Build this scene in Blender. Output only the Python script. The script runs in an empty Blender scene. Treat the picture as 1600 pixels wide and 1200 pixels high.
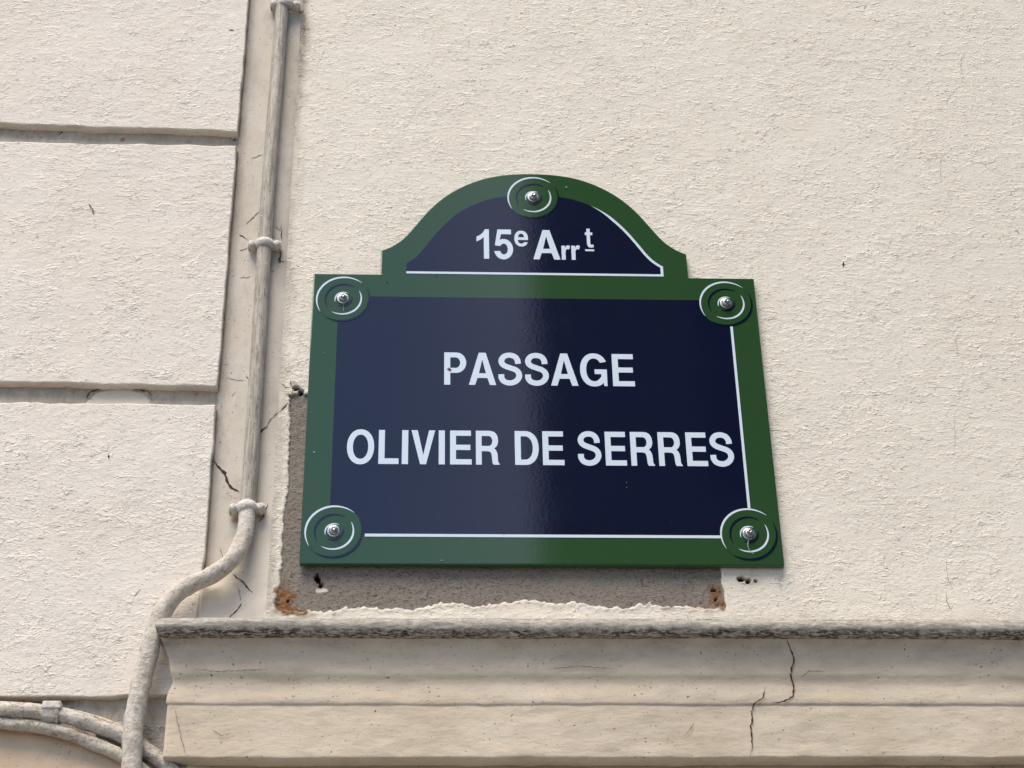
import bpy, math, random
import numpy as np
from mathutils import Vector, Matrix, geometry

random.seed(7)
sc = bpy.context.scene
COL = sc.collection

# ------------------------------------------------------------------ camera
CZ = 1.60                      # eye height above the pavement
YS = -0.012                    # plane of the sign's front face (wall face is y = 0)
CY = YS - 2.31965
FPX, PITCH, YAW, ROLL = 2779.755, 0.5451694, 0.05697315, -0.02032658
def cam_axes():
    ca, sa, cy, sy = math.cos(PITCH), math.sin(PITCH), math.cos(YAW), math.sin(YAW)
    cr, sr = math.cos(ROLL), math.sin(ROLL)
    f = np.array([sy*ca, cy*ca, sa]); r = np.array([cy, -sy, 0.0]); u = np.cross(r, f)
    return cr*r + sr*u, -sr*r + cr*u, f
AR, AU, AF = cam_axes()
cam = bpy.data.cameras.new('camera'); co = bpy.data.objects.new('camera', cam); COL.objects.link(co)
M = Matrix(((AR[0], AU[0], -AF[0], 0), (AR[1], AU[1], -AF[1], CY), (AR[2], AU[2], -AF[2], CZ), (0, 0, 0, 1)))
co.matrix_world = M
cam.sensor_width = 36.0; cam.lens = FPX/1600*36.0; cam.clip_start = 0.05; cam.clip_end = 500
sc.camera = co

# ------------------------------------------------------------------ sky, sun, exposure
SUN_EL, SUN_AZ = math.radians(62), math.radians(206)     # azimuth clockwise from +y: behind the viewer, a little to the left
w = bpy.data.worlds.new('World'); sc.world = w; w.use_nodes = True
nt = w.node_tree; nt.nodes.clear()
sky = nt.nodes.new('ShaderNodeTexSky'); sky.sky_type = 'NISHITA'; sky.sun_disc = False
sky.sun_elevation = SUN_EL; sky.sun_rotation = SUN_AZ; sky.dust_density = 1.2; sky.air_density = 1.0; sky.ozone_density = 1.0
hs = nt.nodes.new('ShaderNodeHueSaturation'); hs.inputs['Saturation'].default_value = 1.22
bg = nt.nodes.new('ShaderNodeBackground'); bg.inputs[1].default_value = 0.15
wo = nt.nodes.new('ShaderNodeOutputWorld')
nt.links.new(sky.outputs[0], hs.inputs['Color'])
# an added bank of pale cloud, out of view, brightens the sign's reflection
tcw = nt.nodes.new('ShaderNodeTexCoord'); spw = nt.nodes.new('ShaderNodeSeparateXYZ'); nt.links.new(tcw.outputs['Generated'], spw.inputs[0])
def wm_(op, a, b):
    m = nt.nodes.new('ShaderNodeMath'); m.operation = op
    for k, v in enumerate((a, b)):
        if isinstance(v, (int, float)): m.inputs[k].default_value = v
        else: nt.links.new(v, m.inputs[k])
    return m.outputs[0]
def mr(v, a, b, c=0.0, d=1.0):
    m = nt.nodes.new('ShaderNodeMapRange'); m.interpolation_type = 'SMOOTHSTEP'; m.inputs[1].default_value = a; m.inputs[2].default_value = b; m.inputs[3].default_value = c; m.inputs[4].default_value = d
    nt.links.new(v, m.inputs[0]); return m.outputs[0]
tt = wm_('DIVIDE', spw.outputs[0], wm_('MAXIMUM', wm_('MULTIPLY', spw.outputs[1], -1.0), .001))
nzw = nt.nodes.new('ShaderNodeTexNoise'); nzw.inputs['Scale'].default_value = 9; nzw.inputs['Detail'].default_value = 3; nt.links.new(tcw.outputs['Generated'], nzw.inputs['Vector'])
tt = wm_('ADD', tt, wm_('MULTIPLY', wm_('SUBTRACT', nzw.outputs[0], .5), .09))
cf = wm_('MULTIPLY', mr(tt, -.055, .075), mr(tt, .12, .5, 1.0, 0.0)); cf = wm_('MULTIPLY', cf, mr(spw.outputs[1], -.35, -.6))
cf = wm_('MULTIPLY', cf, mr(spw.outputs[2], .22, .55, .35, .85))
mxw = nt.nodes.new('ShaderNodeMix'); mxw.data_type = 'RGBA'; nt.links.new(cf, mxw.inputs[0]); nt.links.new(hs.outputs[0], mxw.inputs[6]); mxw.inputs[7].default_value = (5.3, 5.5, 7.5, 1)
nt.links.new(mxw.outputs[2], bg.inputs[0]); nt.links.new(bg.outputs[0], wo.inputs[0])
sl = bpy.data.lights.new('sun', 'SUN'); sl.energy = 2.65; sl.angle = math.radians(40); sl.color = (1.0, 0.89, 0.715)
so = bpy.data.objects.new('sun', sl); COL.objects.link(so)
sd = Vector((math.sin(SUN_AZ)*math.cos(SUN_EL), math.cos(SUN_AZ)*math.cos(SUN_EL), math.sin(SUN_EL)))
so.rotation_euler = sd.to_track_quat('Z', 'Y').to_euler(); so.location = (0, -6, 9)
sc.view_settings.view_transform = 'Standard'; sc.view_settings.look = 'None'
sc.view_settings.exposure = 0.60; sc.view_settings.gamma = 1.0

# ------------------------------------------------------------------ helpers
def W(px, py, Y=YS):
    """pixel of the 1600x1200 photograph -> (x, z) on the upright plane y = Y"""
    d = ((px-800)/FPX)*AR + ((600-py)/FPX)*AU + AF
    k = (Y-CY)/d[1]
    return (d[0]*k, CZ + d[2]*k)
def tag(o, label=None, cat=None, group=None, kind=None):
    if label: o['label'] = label
    if cat: o['category'] = cat
    if group: o['group'] = group
    if kind: o['kind'] = kind
    return o
def empty(name, loc):
    o = bpy.data.objects.new(name, None); COL.objects.link(o); o.location = loc; o.empty_display_size = .05
    return o
def link(name, me, mat, parent=None, smooth=False):
    o = bpy.data.objects.new(name, me); COL.objects.link(o)
    if mat: me.materials.append(mat)
    if parent is not None:
        o.parent = parent
        top = parent
        off = Vector((0, 0, 0))
        while top is not None:
            off += top.location; top = top.parent
        o.location = (0, 0, 0)
        me.transform(Matrix.Translation(-off))
    if smooth:
        me.polygons.foreach_set('use_smooth', [True]*len(me.polygons))
    me.update()
    return o
def mesh(verts, faces):
    me = bpy.data.meshes.new('m'); me.from_pydata([tuple(v) for v in verts], [], faces); me.update(); return me
def hash2(ix, iz, seed):
    h = (ix.astype(np.int64)*374761393 + iz.astype(np.int64)*668265263 + seed*1442695041) & 0xffffffff
    h = ((h ^ (h >> 13))*1274126177) & 0xffffffff
    h = ((h ^ (h >> 16))*2246822519) & 0xffffffff
    return ((h ^ (h >> 15)) & 0xffffff).astype(np.float64)/0xffffff*2-1
def vnoise(X, Z, s, seed):
    x, z = X*s+1000.3, Z*s+1000.7
    ix, iz = np.floor(x), np.floor(z); fx, fz = x-ix, z-iz
    fx = fx*fx*fx*(fx*(fx*6-15)+10); fz = fz*fz*fz*(fz*(fz*6-15)+10)
    a, b = hash2(ix, iz, seed), hash2(ix+1, iz, seed); c, d = hash2(ix, iz+1, seed), hash2(ix+1, iz+1, seed)
    return (a*(1-fx)+b*fx)*(1-fz) + (c*(1-fx)+d*fx)*fz
def fbm(X, Z, s, seed, octs=3, gain=.5):
    X = np.asarray(X, float); Z = np.asarray(Z, float)
    t = 0; a = 1.0; n = 0
    for k in range(octs):
        t = t + a*vnoise(X, Z, s*2**k, seed+k*17); n += a; a *= gain
    return t/n
def sstep(a, b, x):
    t = np.clip((x-a)/(b-a), 0, 1); return t*t*(3-2*t)
def stucco_h(X, Z):
    """trowelled render: drag ridges a few mm across, lying mostly sideways"""
    wx = X + .004*vnoise(X, Z, 60, 5); wz = Z + .004*vnoise(X, Z, 60, 6) + .10*X*vnoise(X, Z, 3, 44)*0.15
    n = fbm(wx*.62, wz, 150, 11, 3, .6)
    ridge = sstep(-.05, .28, n)
    m = sstep(-.5, .3, vnoise(X, Z, 9, 21))
    return .00022*ridge*(.45+.55*m) + .0003*fbm(X, Z, 45, 31, 2) + .0012*fbm(X, Z, 7, 41, 3)
def grid_obj(name, X, Y, Z, mat, parent, masks=None):
    """X, Y, Z: 2-D arrays (rows by z, columns by x); faces look towards -y"""
    nz, nx = X.shape
    co_ = np.stack([X, Y, Z], -1).reshape(-1, 3).astype(np.float32)
    if parent is not None:
        co_ = co_ - np.array(parent.location, dtype=np.float32)
    i = np.arange(nz*nx).reshape(nz, nx)
    q = np.stack([i[:-1, :-1], i[:-1, 1:], i[1:, 1:], i[1:, :-1]], -1).reshape(-1)
    nf = (nz-1)*(nx-1)
    me = bpy.data.meshes.new(name); me.vertices.add(nz*nx); me.vertices.foreach_set('co', co_.ravel())
    me.loops.add(nf*4); me.loops.foreach_set('vertex_index', q.astype(np.int32))
    me.polygons.add(nf); me.polygons.foreach_set('loop_start', (np.arange(nf)*4).astype(np.int32))
    me.polygons.foreach_set('use_smooth', np.ones(nf, dtype=bool))
    me.update(calc_edges=True)
    if masks is not None:
        at = me.color_attributes.new('masks', 'FLOAT_COLOR', 'POINT')
        at.data.foreach_set('color', np.stack([np.clip(m, 0, 1)+0*X for m in masks], -1).reshape(-1).astype(np.float32))
    me.materials.append(mat)
    o = bpy.data.objects.new(name, me); COL.objects.link(o)
    if parent is not None: o.parent = parent
    return o
def axis(fine0, fine1, step, lo=None, hi=None, coarse=.05):
    a = list(np.arange(fine0, fine1, step)) + [fine1]
    if hi is not None and hi > fine1: a += list(np.linspace(fine1, hi, int((hi-fine1)/coarse)+2)[1:])
    if lo is not None and lo < fine0: a = list(np.linspace(lo, fine0, int((fine0-lo)/coarse)+2)[:-1]) + a
    return np.array(a)
def catmull(pts, n=8):
    P = [np.array(p, float) for p in pts]; P = [2*P[0]-P[1]] + P + [2*P[-1]-P[-2]]
    out = []
    for k in range(1, len(P)-2):
        a, b, c, d = P[k-1], P[k], P[k+1], P[k+2]
        for j in range(n):
            t = j/n
            out.append(.5*((2*b)+(-a+c)*t+(2*a-5*b+4*c-d)*t*t+(-a+3*b-3*c+d)*t**3))
    out.append(P[-2]); return out

# ------------------------------------------------------------------ materials
class Mat:
    def __init__(s, name):
        s.m = bpy.data.materials.new(name); s.m.use_nodes = True; s.t = s.m.node_tree; s.t.nodes.clear()
        s.o = s.n('ShaderNodeOutputMaterial'); s.b = s.n('ShaderNodeBsdfPrincipled'); s.l(s.b.outputs[0], s.o.inputs[0])
        s.tc = s.n('ShaderNodeTexCoord')
    def n(s, k, **kw):
        x = s.t.nodes.new(k)
        for a, v in kw.items(): setattr(x, a, v)
        return x
    def l(s, a, b): s.t.links.new(a, b)
    def coords(s, scale=(1, 1, 1), warp=0, wscale=40):
        mp = s.n('ShaderNodeMapping'); mp.inputs['Scale'].default_value = scale
        src = s.tc.outputs['Object']
        if warp:
            nz = s.n('ShaderNodeTexNoise'); nz.inputs['Scale'].default_value = wscale; nz.inputs['Detail'].default_value = 1
            s.l(src, nz.inputs['Vector'])
            sub = s.n('ShaderNodeVectorMath', operation='SUBTRACT'); s.l(nz.outputs['Color'], sub.inputs[0]); sub.inputs[1].default_value = (.5, .5, .5)
            mu = s.n('ShaderNodeVectorMath', operation='SCALE'); s.l(sub.outputs[0], mu.inputs[0]); mu.inputs['Scale'].default_value = warp
            ad = s.n('ShaderNodeVectorMath', operation='ADD'); s.l(src, ad.inputs[0]); s.l(mu.outputs[0], ad.inputs[1]); src = ad.outputs[0]
        s.l(src, mp.inputs['Vector']); return mp.outputs[0]
    def noise(s, scale, detail=3, rough=.55, vec=None, dist=0):
        x = s.n('ShaderNodeTexNoise'); x.inputs['Scale'].default_value = scale; x.inputs['Detail'].default_value = detail
        x.inputs['Roughness'].default_value = rough; x.inputs['Distortion'].default_value = dist
        s.l(vec if vec is not None else s.tc.outputs['Object'], x.inputs['Vector']); return x.outputs[0]
    def voro(s, scale, vec=None, feature='F1'):
        x = s.n('ShaderNodeTexVoronoi', feature=feature); x.inputs['Scale'].default_value = scale
        s.l(vec if vec is not None else s.tc.outputs['Object'], x.inputs['Vector']); return x.outputs[0]
    def ramp(s, f, stops):
        r = s.n('ShaderNodeValToRGB'); e = r.color_ramp.elements
        while len(e) < len(stops): e.new(.5)
        for k, (p, c) in enumerate(stops):
            e[k].position = p; e[k].color = (c, c, c, 1) if not isinstance(c, tuple) else (*c, 1)
        s.l(f, r.inputs[0]); return r.outputs[0]
    def math(s, op, a, b):
        m = s.n('ShaderNodeMath', operation=op)
        for k, v in enumerate((a, b)):
            if isinstance(v, (int, float)): m.inputs[k].default_value = v
            else: s.l(v, m.inputs[k])
        return m.outputs[0]
    def mix(s, f, a, b, mode='MIX'):
        m = s.n('ShaderNodeMix', data_type='RGBA', blend_type=mode)
        for k, v in ((0, f), (6, a), (7, b)):
            if isinstance(v, tuple): m.inputs[k].default_value = (*v, 1)
            elif isinstance(v, (int, float)): m.inputs[k].default_value = v
            else: s.l(v, m.inputs[k])
        return m.outputs[2]
    def bump(s, h, dist, strength=1.0, prev=None):
        b = s.n('ShaderNodeBump'); b.inputs['Distance'].default_value = dist; b.inputs['Strength'].default_value = strength
        s.l(h, b.inputs['Height'])
        if prev is not None: s.l(prev, b.inputs['Normal'])
        return b.outputs[0]
    def end(s, col, rough=.85, normal=None, metal=0, spec=None):
        if isinstance(col, tuple): s.b.inputs['Base Color'].default_value = (*col, 1)
        else: s.l(col, s.b.inputs['Base Color'])
        if isinstance(rough, (int, float)): s.b.inputs['Roughness'].default_value = rough
        else: s.l(rough, s.b.inputs['Roughness'])
        s.b.inputs['Metallic'].default_value = metal
        if spec is not None: s.b.inputs['Specular IOR Level'].default_value = spec
        if normal is not None: s.l(normal, s.b.inputs['Normal'])
        return s.m
def masks(m):
    a = m.n('ShaderNodeAttribute', attribute_name='masks'); sp = m.n('ShaderNodeSeparateColor')
    m.l(a.outputs['Color'], sp.inputs[0]); return sp.outputs[0], sp.outputs[1], sp.outputs[2], a.outputs['Alpha']

def stucco_material(name, c1, c2, ridge=1.0, pits=1.0):
    m = Mat(name)
    big = m.noise(5, 4, .6)
    col = m.mix(m.ramp(big, [(.35, 0.0), (.65, 1.0)]), c1, c2)
    mott = m.noise(60, 4, .65, m.coords((.6, 1, 1)))
    col = m.mix(m.ramp(mott, [(.5, 0.0), (.8, .30)]), col, tuple(v*.86 for v in c1))
    # grime caught in the lee of the ridges and in pin holes
    sp = m.noise(330, 2, .5, m.coords((.55, 1, 1), .004, 90))
    spk = m.ramp(sp, [(.645, 0.0), (.70, 1.0)])
    gate = m.ramp(m.noise(38, 2, .5), [(.42, 0.0), (.56, 1.0)])
    col = m.mix(m.math('MULTIPLY', m.math('MULTIPLY', spk, gate), .54*pits), col, (.10, .075, .055))
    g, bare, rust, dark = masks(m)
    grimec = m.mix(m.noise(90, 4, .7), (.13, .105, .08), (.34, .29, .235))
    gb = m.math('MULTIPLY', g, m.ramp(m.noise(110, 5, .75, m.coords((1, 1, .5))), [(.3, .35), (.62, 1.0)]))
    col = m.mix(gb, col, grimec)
    cem = m.mix(m.noise(420, 4, .75), (.165, .14, .115), (.315, .275, .235))
    cem = m.mix(m.ramp(m.noise(400, 4, .65, m.coords((.55, 1, 1), .006, 60)), [(.55, 0.0), (.62, .72)]), cem, (.055, .045, .037))
    col = m.mix(bare, col, cem)
    ru = m.mix(m.ramp(m.noise(190, 5, .75), [(.38, 0.0), (.66, 1.0)]), (.065, .024, .010), (.36, .17, .065))
    col = m.mix(m.math('MULTIPLY', rust, m.ramp(m.noise(150, 5, .8), [(.30, .25), (.50, 1.0)])), col, ru)
    col = m.mix(dark, col, (.012, .010, .008))
    # relief: short drag ridges, each with a sharp lower lip that fades away upwards
    def drag(f, warp, nsc, gsc, g0, g1, tilt):
        mp = m.n('ShaderNodeSeparateXYZ'); m.l(m.tc.outputs['Object'], mp.inputs[0])
        nz = m.noise(nsc, 4, .6, m.coords((.55, 1, 1)))
        a = m.math('ADD', m.math('MULTIPLY', mp.outputs[2], f), m.math('MULTIPLY', nz, warp))
        a = m.math('ADD', a, m.math('MULTIPLY', mp.outputs[0], tilt))
        sw = m.ramp(m.math('FRACT', a, 0), [(0, 0.0), (.09, 1.0), (.34, .35), (1.0, 0.0)])
        return m.math('MULTIPLY', sw, m.ramp(m.noise(gsc, 3, .62, m.coords((.55, 1, 1))), [(g0, 0.0), (g1, 1.0)]))
    d1 = drag(75, 9, 26, 62, .50, .60, 6); d2 = drag(140, 11, 45, 95, .49, .60, -9)
    v = m.coords((.6, 1, 1), .008, 70)
    r1 = m.ramp(m.noise(230, 5, .62, v, .5), [(.42, 0.0), (.56, .8), (.70, 1.0)])
    r2 = m.noise(620, 4, .65, m.coords((.7, 1, 1)))
    amp = m.ramp(m.noise(11, 3, .55), [(.36, .35), (.62, 1.0)])
    h = m.math('ADD', m.math('MULTIPLY', m.math('MULTIPLY', r1, amp), .40), m.math('MULTIPLY', r2, .19))
    h = m.math('ADD', h, m.math('MULTIPLY', m.math('ADD', m.math('MULTIPLY', d1, 1.45), m.math('MULTIPLY', d2, .75)), amp))
    h = m.math('SUBTRACT', h, m.math('MULTIPLY', spk, .35))
    return m.end(col, .9, m.bump(h, .00105*ridge, 1.0), spec=.25)

CREAM, CREAM2 = (.775, .705, .60), (.80, .735, .635)
M_STUCCO = stucco_material('trowelled_cream_stucco', CREAM, CREAM2)
M_BLOCK = stucco_material('cream_block_render', (.765, .69, .60), (.79, .725, .645), 1.0, .8)
M_FILL = stucco_material('lumpy_grey_mortar', (.44, .40, .35), (.56, .51, .45), 1.8, 1.2)

def smooth_plaster(name, c1, c2, streak=(1, 1, 6), bumpd=.0005, speck=.8):
    m = Mat(name)
    col = m.mix(m.ramp(m.noise(7, 4, .6), [(.35, 0.0), (.65, 1.0)]), c1, c2)
    st = m.noise(30, 5, .65, m.coords(streak))
    col = m.mix(m.ramp(st, [(.48, 0.0), (.75, .55)]), col, tuple(v*.70 for v in c1))
    sp = m.ramp(m.noise(260, 2, .5), [(.665, 0.0), (.72, 1.0)])
    gate = m.ramp(m.noise(22, 2, .5), [(.46, 0.0), (.6, 1.0)])
    col = m.mix(m.math('MULTIPLY', m.math('MULTIPLY', sp, gate), speck), col, (.10, .075, .055))
    g, bare, rust, dark = masks(m)
    grimec = m.mix(m.noise(110, 4, .7), (.12, .095, .07), (.36, .30, .235))
    gb = m.math('MULTIPLY', g, m.ramp(m.noise(75, 5, .75, m.coords(streak)), [(.3, .35), (.6, 1.0)]))
    col = m.mix(gb, col, grimec)
    col = m.mix(bare, col, (.71, .635, .535))
    ru = m.mix(m.noise(160, 4, .7), (.16, .06, .02), (.45, .24, .09))
    col = m.mix(rust, col, ru)
    col = m.mix(dark, col, (.015, .012, .010))
    h = m.math('ADD', m.math('MULTIPLY', m.noise(55, 5, .62, m.coords(streak)), .9), m.math('MULTIPLY', m.noise(380, 3, .6), .14))
    h = m.math('SUBTRACT', h, m.math('MULTIPLY', sp, .3))
    return m.end(col, .75, m.bump(h, bumpd*2.2, 1.0), spec=.3)
M_BAND = smooth_plaster('smooth_band_paint', (.59, .52, .43), (.66, .60, .525), (1.5, 1, .8), .0005)
M_CORN = smooth_plaster('cornice_paint', (.635, .525, .39), (.70, .595, .46), (.6, 1, 1.5), .0008, 1.0)
M_TAN = smooth_plaster('tan_block_paint', (.69, .50, .34), (.73, .56, .40), (1, 1, 1), .0007, .9)

def lip_material():
    m = Mat('weathered_lip')
    v = m.coords((.34, 1, 1), .006, 60)
    g, bare, rust, dark = masks(m)
    n1 = m.noise(210, 6, .8, v)
    col = m.mix(m.ramp(n1, [(.34, 0.0), (.58, 1.0)]), (.32, .285, .24), (.68, .625, .54))
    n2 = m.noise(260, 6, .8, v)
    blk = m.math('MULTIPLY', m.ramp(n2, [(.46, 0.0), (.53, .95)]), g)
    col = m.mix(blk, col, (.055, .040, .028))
    n3 = m.ramp(m.noise(26, 4, .6, m.coords((.7, 1, 1))), [(.45, 0.0), (.62, 1.0)])
    col = m.mix(m.math('MULTIPLY', n3, .22), col, (.60, .54, .45))
    h = m.math('ADD', m.math('MULTIPLY', n1, .8), m.math('MULTIPLY', n2, .7))
    return m.end(col, .9, m.bump(h, .0036, 1.0), spec=.2)
M_LIP = lip_material()

def pipe_material():
    m = Mat('weathered_grey_conduit')
    v = m.coords((5, 5, .35))
    n = m.noise(48, 6, .72, v)
    col = m.mix(m.ramp(n, [(.36, 0.0), (.62, 1.0)]), (.25, .215, .17), (.54, .48, .40))
    sp = m.noise(300, 3, .65, m.coords((1, 1, .5)))
    col = m.mix(m.ramp(sp, [(.60, 0.0), (.68, .8)]), col, (.66, .61, .53))
    col = m.mix(m.ramp(m.noise(200, 3, .6, m.coords((2, 2, .35))), [(.62, 0.0), (.68, .75)]), col, (.12, .095, .075))
    h = m.math('ADD', n, m.math('MULTIPLY', sp, .5))
    return m.end(col, .6, m.bump(h, .0007, 1.0), spec=.35)
M_PIPE = pipe_material()
def coat_material(name, c1, c2, dirt=.5):
    m = Mat(name)
    col = m.mix(m.ramp(m.noise(26, 4, .6), [(.35, 0.0), (.65, 1.0)]), c1, c2)
    d = m.ramp(m.noise(110, 6, .78), [(.49, 0.0), (.64, dirt)])
    col = m.mix(d, col, (.20, .15, .11))
    col = m.mix(m.ramp(m.noise(330, 3, .6), [(.62, 0.0), (.68, .7)]), col, (.12, .09, .07))
    h = m.math('ADD', m.math('MULTIPLY', m.noise(210, 5, .68), 1.0), m.math('MULTIPLY', m.noise(60, 2, .5), .8))
    return m.end(col, .66, m.bump(h, .0026, 1.0), spec=.35)
M_COAT = coat_material('paint_coated_conduit', (.58, .51, .42), (.68, .61, .525), .45)
M_CABLE = coat_material('paint_coated_cable', (.52, .46, .38), (.67, .61, .53), .85)
M_CABLE2 = coat_material('yellowed_cable_paint', (.52, .45, .35), (.63, .57, .48), .8)
M_CLAMP = coat_material('cream_clamp_paint', (.70, .65, .575), (.76, .71, .64), .22)

def enamel(name, col, var=.0):
    m = Mat(name)
    n = m.noise(900, 2, .5); n2 = m.noise(30, 3, .5)
    h = m.math('ADD', m.math('MULTIPLY', n, .35), m.math('MULTIPLY', m.noise(170, 2, .5), 1.0))
    nr = m.bump(h, .000028, 1.0)
    rough = m.ramp(n2, [(.3, .045), (.7, .075)])
    c = m.mix(m.ramp(m.noise(500, 2, .5), [(.76, 0.0), (.79, .5)]), col, (.35, .38, .38))
    return m.end(c, rough, nr, spec=.5)
M_GREEN = enamel('green_enamel', (.025, .069, .024))
M_BLUE = enamel('night_blue_enamel', (.0050, .0075, .026))
M_WHITE = enamel('white_enamel', (.66, .745, .83))
M_NAVY = enamel('dark_blue_enamel', (.005, .008, .022))
m_ = Mat('green_edge'); M_EDGE = m_.end((.018, .085, .028), .3)
m_ = Mat('bolt_steel'); M_STEEL = m_.end(m_.mix(m_.noise(220, 3, .6), (.26, .25, .24), (.52, .51, .50)), .30, m_.bump(m_.noise(500, 3), .0003), 1.0)
m_ = Mat('crack_dark'); M_CRACK = m_.end(m_.mix(m_.noise(120, 3), (.02, .015, .011), (.10, .075, .055)), .95, spec=.1)
m_ = Mat('hairline_brown'); M_HAIR = m_.end(m_.mix(m_.noise(120, 3), (.13, .10, .075), (.36, .30, .24)), .95, spec=.1)
m_ = Mat('hairline_pale'); M_HAIRL = m_.end(m_.mix(m_.noise(150, 3), (.33, .28, .22), (.50, .44, .36)), .95, spec=.1)
m_ = Mat('rust_brown'); M_RUST = m_.end(m_.mix(m_.noise(300, 4, .7), (.05, .018, .012), (.16, .05, .03)), .9)
m_ = Mat('lime_drip'); M_DRIP = m_.end((.34, .38, .36), .7)

# ------------------------------------------------------------------ street: ground, road and the house opposite
def quadbox(x0, x1, y0, y1, z0, z1):
    v = [(x, y, z) for z in (z0, z1) for y in (y0, y1) for x in (x0, x1)]
    f = [(0, 2, 3, 1), (4, 5, 7, 6), (0, 1, 5, 4), (2, 6, 7, 3), (0, 4, 6, 2), (1, 3, 7, 5)]
    return v, f
def boxes(lst):
    V, F = [], []
    for b in lst:
        v, f = quadbox(*b); n = len(V); V += v; F += [tuple(i+n for i in q) for q in f]
    return mesh(V, F)
m_ = Mat('asphalt'); M_ASPH = m_.end(m_.mix(m_.noise(60, 5, .7), (.05, .05, .052), (.09, .088, .085)), .9, m_.bump(m_.noise(200, 3), .004))
m_ = Mat('paving'); M_PAVE = m_.end(m_.mix(m_.noise(9, 5, .7), (.17, .165, .155), (.25, .24, .225)), .85, m_.bump(m_.noise(120, 3), .002))
m_ = Mat('granite_kerb'); M_KERB = m_.end(m_.mix(m_.noise(150, 4, .7), (.25, .25, .25), (.42, .41, .40)), .8)
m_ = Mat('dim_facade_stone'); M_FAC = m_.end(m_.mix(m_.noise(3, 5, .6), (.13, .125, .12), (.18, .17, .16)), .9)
m_ = Mat('window_glass'); M_GLASS = m_.end((.02, .025, .03), .05)
m_ = Mat('zinc_roof'); M_ZINC = m_.end((.16, .18, .20), .5)
m_ = Mat('shutter_paint'); M_SHUT = m_.end((.22, .22, .22), .6)
tag(link('ground', boxes([(-60, 60, -60, 30, -.50, -.15)]), M_PAVE), kind='structure')
tag(link('road', boxes([(-60, 60, -6.2, -2.9, -.149, -.12)]), M_ASPH), kind='structure')
tag(link('pavement', boxes([(-60, 60, -2.7, 1.0, -.148, 0.0), (-60, 60, -12, -6.4, -.148, 0.0)]), M_PAVE), kind='structure')
tag(link('kerb', boxes([(-60, 60, -2.898, -2.702, -.147, .002), (-60, 60, -6.398, -6.202, -.147, .002)]), M_KERB), kind='structure')
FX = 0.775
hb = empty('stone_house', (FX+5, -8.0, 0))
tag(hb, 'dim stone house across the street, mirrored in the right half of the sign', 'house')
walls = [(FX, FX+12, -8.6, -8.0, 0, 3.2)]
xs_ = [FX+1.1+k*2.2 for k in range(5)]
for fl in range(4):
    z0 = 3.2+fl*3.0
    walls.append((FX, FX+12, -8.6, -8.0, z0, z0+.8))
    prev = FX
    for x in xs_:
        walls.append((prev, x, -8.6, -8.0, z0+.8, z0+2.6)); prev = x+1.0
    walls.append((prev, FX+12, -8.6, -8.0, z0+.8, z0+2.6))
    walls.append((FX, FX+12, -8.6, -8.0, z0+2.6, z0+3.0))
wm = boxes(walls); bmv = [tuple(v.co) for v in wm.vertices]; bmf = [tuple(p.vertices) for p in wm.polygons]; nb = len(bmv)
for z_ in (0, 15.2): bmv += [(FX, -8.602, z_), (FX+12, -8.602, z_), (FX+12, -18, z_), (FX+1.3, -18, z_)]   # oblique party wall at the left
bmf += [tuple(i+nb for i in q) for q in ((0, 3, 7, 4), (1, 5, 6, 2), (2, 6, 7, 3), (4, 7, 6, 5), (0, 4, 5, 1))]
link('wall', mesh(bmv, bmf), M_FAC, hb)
for fl in range(4):
    for x in xs_:
        z0 = 3.2+fl*3.0+.8
        fr = link('window', boxes([(x+.001, x+.06, -8.4, -8.3, z0, z0+1.8), (x+.94, x+.999, -8.4, -8.3, z0, z0+1.8), (x+.47, x+.53, -8.4, -8.3, z0, z0+1.8), (x+.061, x+.469, -8.4, -8.3, z0+1.2, z0+1.25), (x+.531, x+.939, -8.4, -8.3, z0+1.2, z0+1.25)]), M_SHUT, hb)
        link('pane', boxes([(x+.062, x+.468, -8.36, -8.35, z0, z0+1.8), (x+.532, x+.938, -8.36, -8.35, z0, z0+1.8)]), M_GLASS, fr)
link('roof', mesh([(FX-.1, -7.9, 15.2), (FX+12.2, -7.9, 15.2), (FX+12.2, -18.2, 15.2), (FX+1.3, -18.2, 15.2), (FX+1.3, -10, 18), (FX+11.4, -10, 18), (FX+11.4, -16, 18), (FX+2.0, -16, 18)],
     [(0, 1, 5, 4), (1, 2, 6, 5), (2, 3, 7, 6), (3, 0, 4, 7), (4, 5, 6, 7), (3, 2, 1, 0)]), M_ZINC, hb)

# ------------------------------------------------------------------ the building whose wall carries the sign
bld = empty('building', (0, 0, 0))
tag(bld, 'cream rendered building facade with grooved blocks at left and a moulded cornice under the sign', 'building')
HB = .013                        # how far the blocks stand out
BAND_H = -.003
XP = W(470, 30, 0)[0]            # where the recessed band meets the stucco panel
ZC = W(800, 985, -.05)[1]        # axis of the cornice lip
def band_h(X, Z):
    low = 1-sstep(W(0, 925, 0)[1], W(0, 850, 0)[1], Z)
    return BAND_H*(1-low) + .0035*low*fbm(X, Z, 22, 52, 3) + .0008*fbm(X, Z, 12, 51, 3)
def lerp_px(pts, Y=0.0, swap=False):
    q = [W(x, y, Y) for x, y in pts]
    a = np.array([p[0] for p in q]); b = np.array([p[1] for p in q])
    if swap: a, b = b, a
    o = np.argsort(a); return a[o], b[o]
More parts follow.
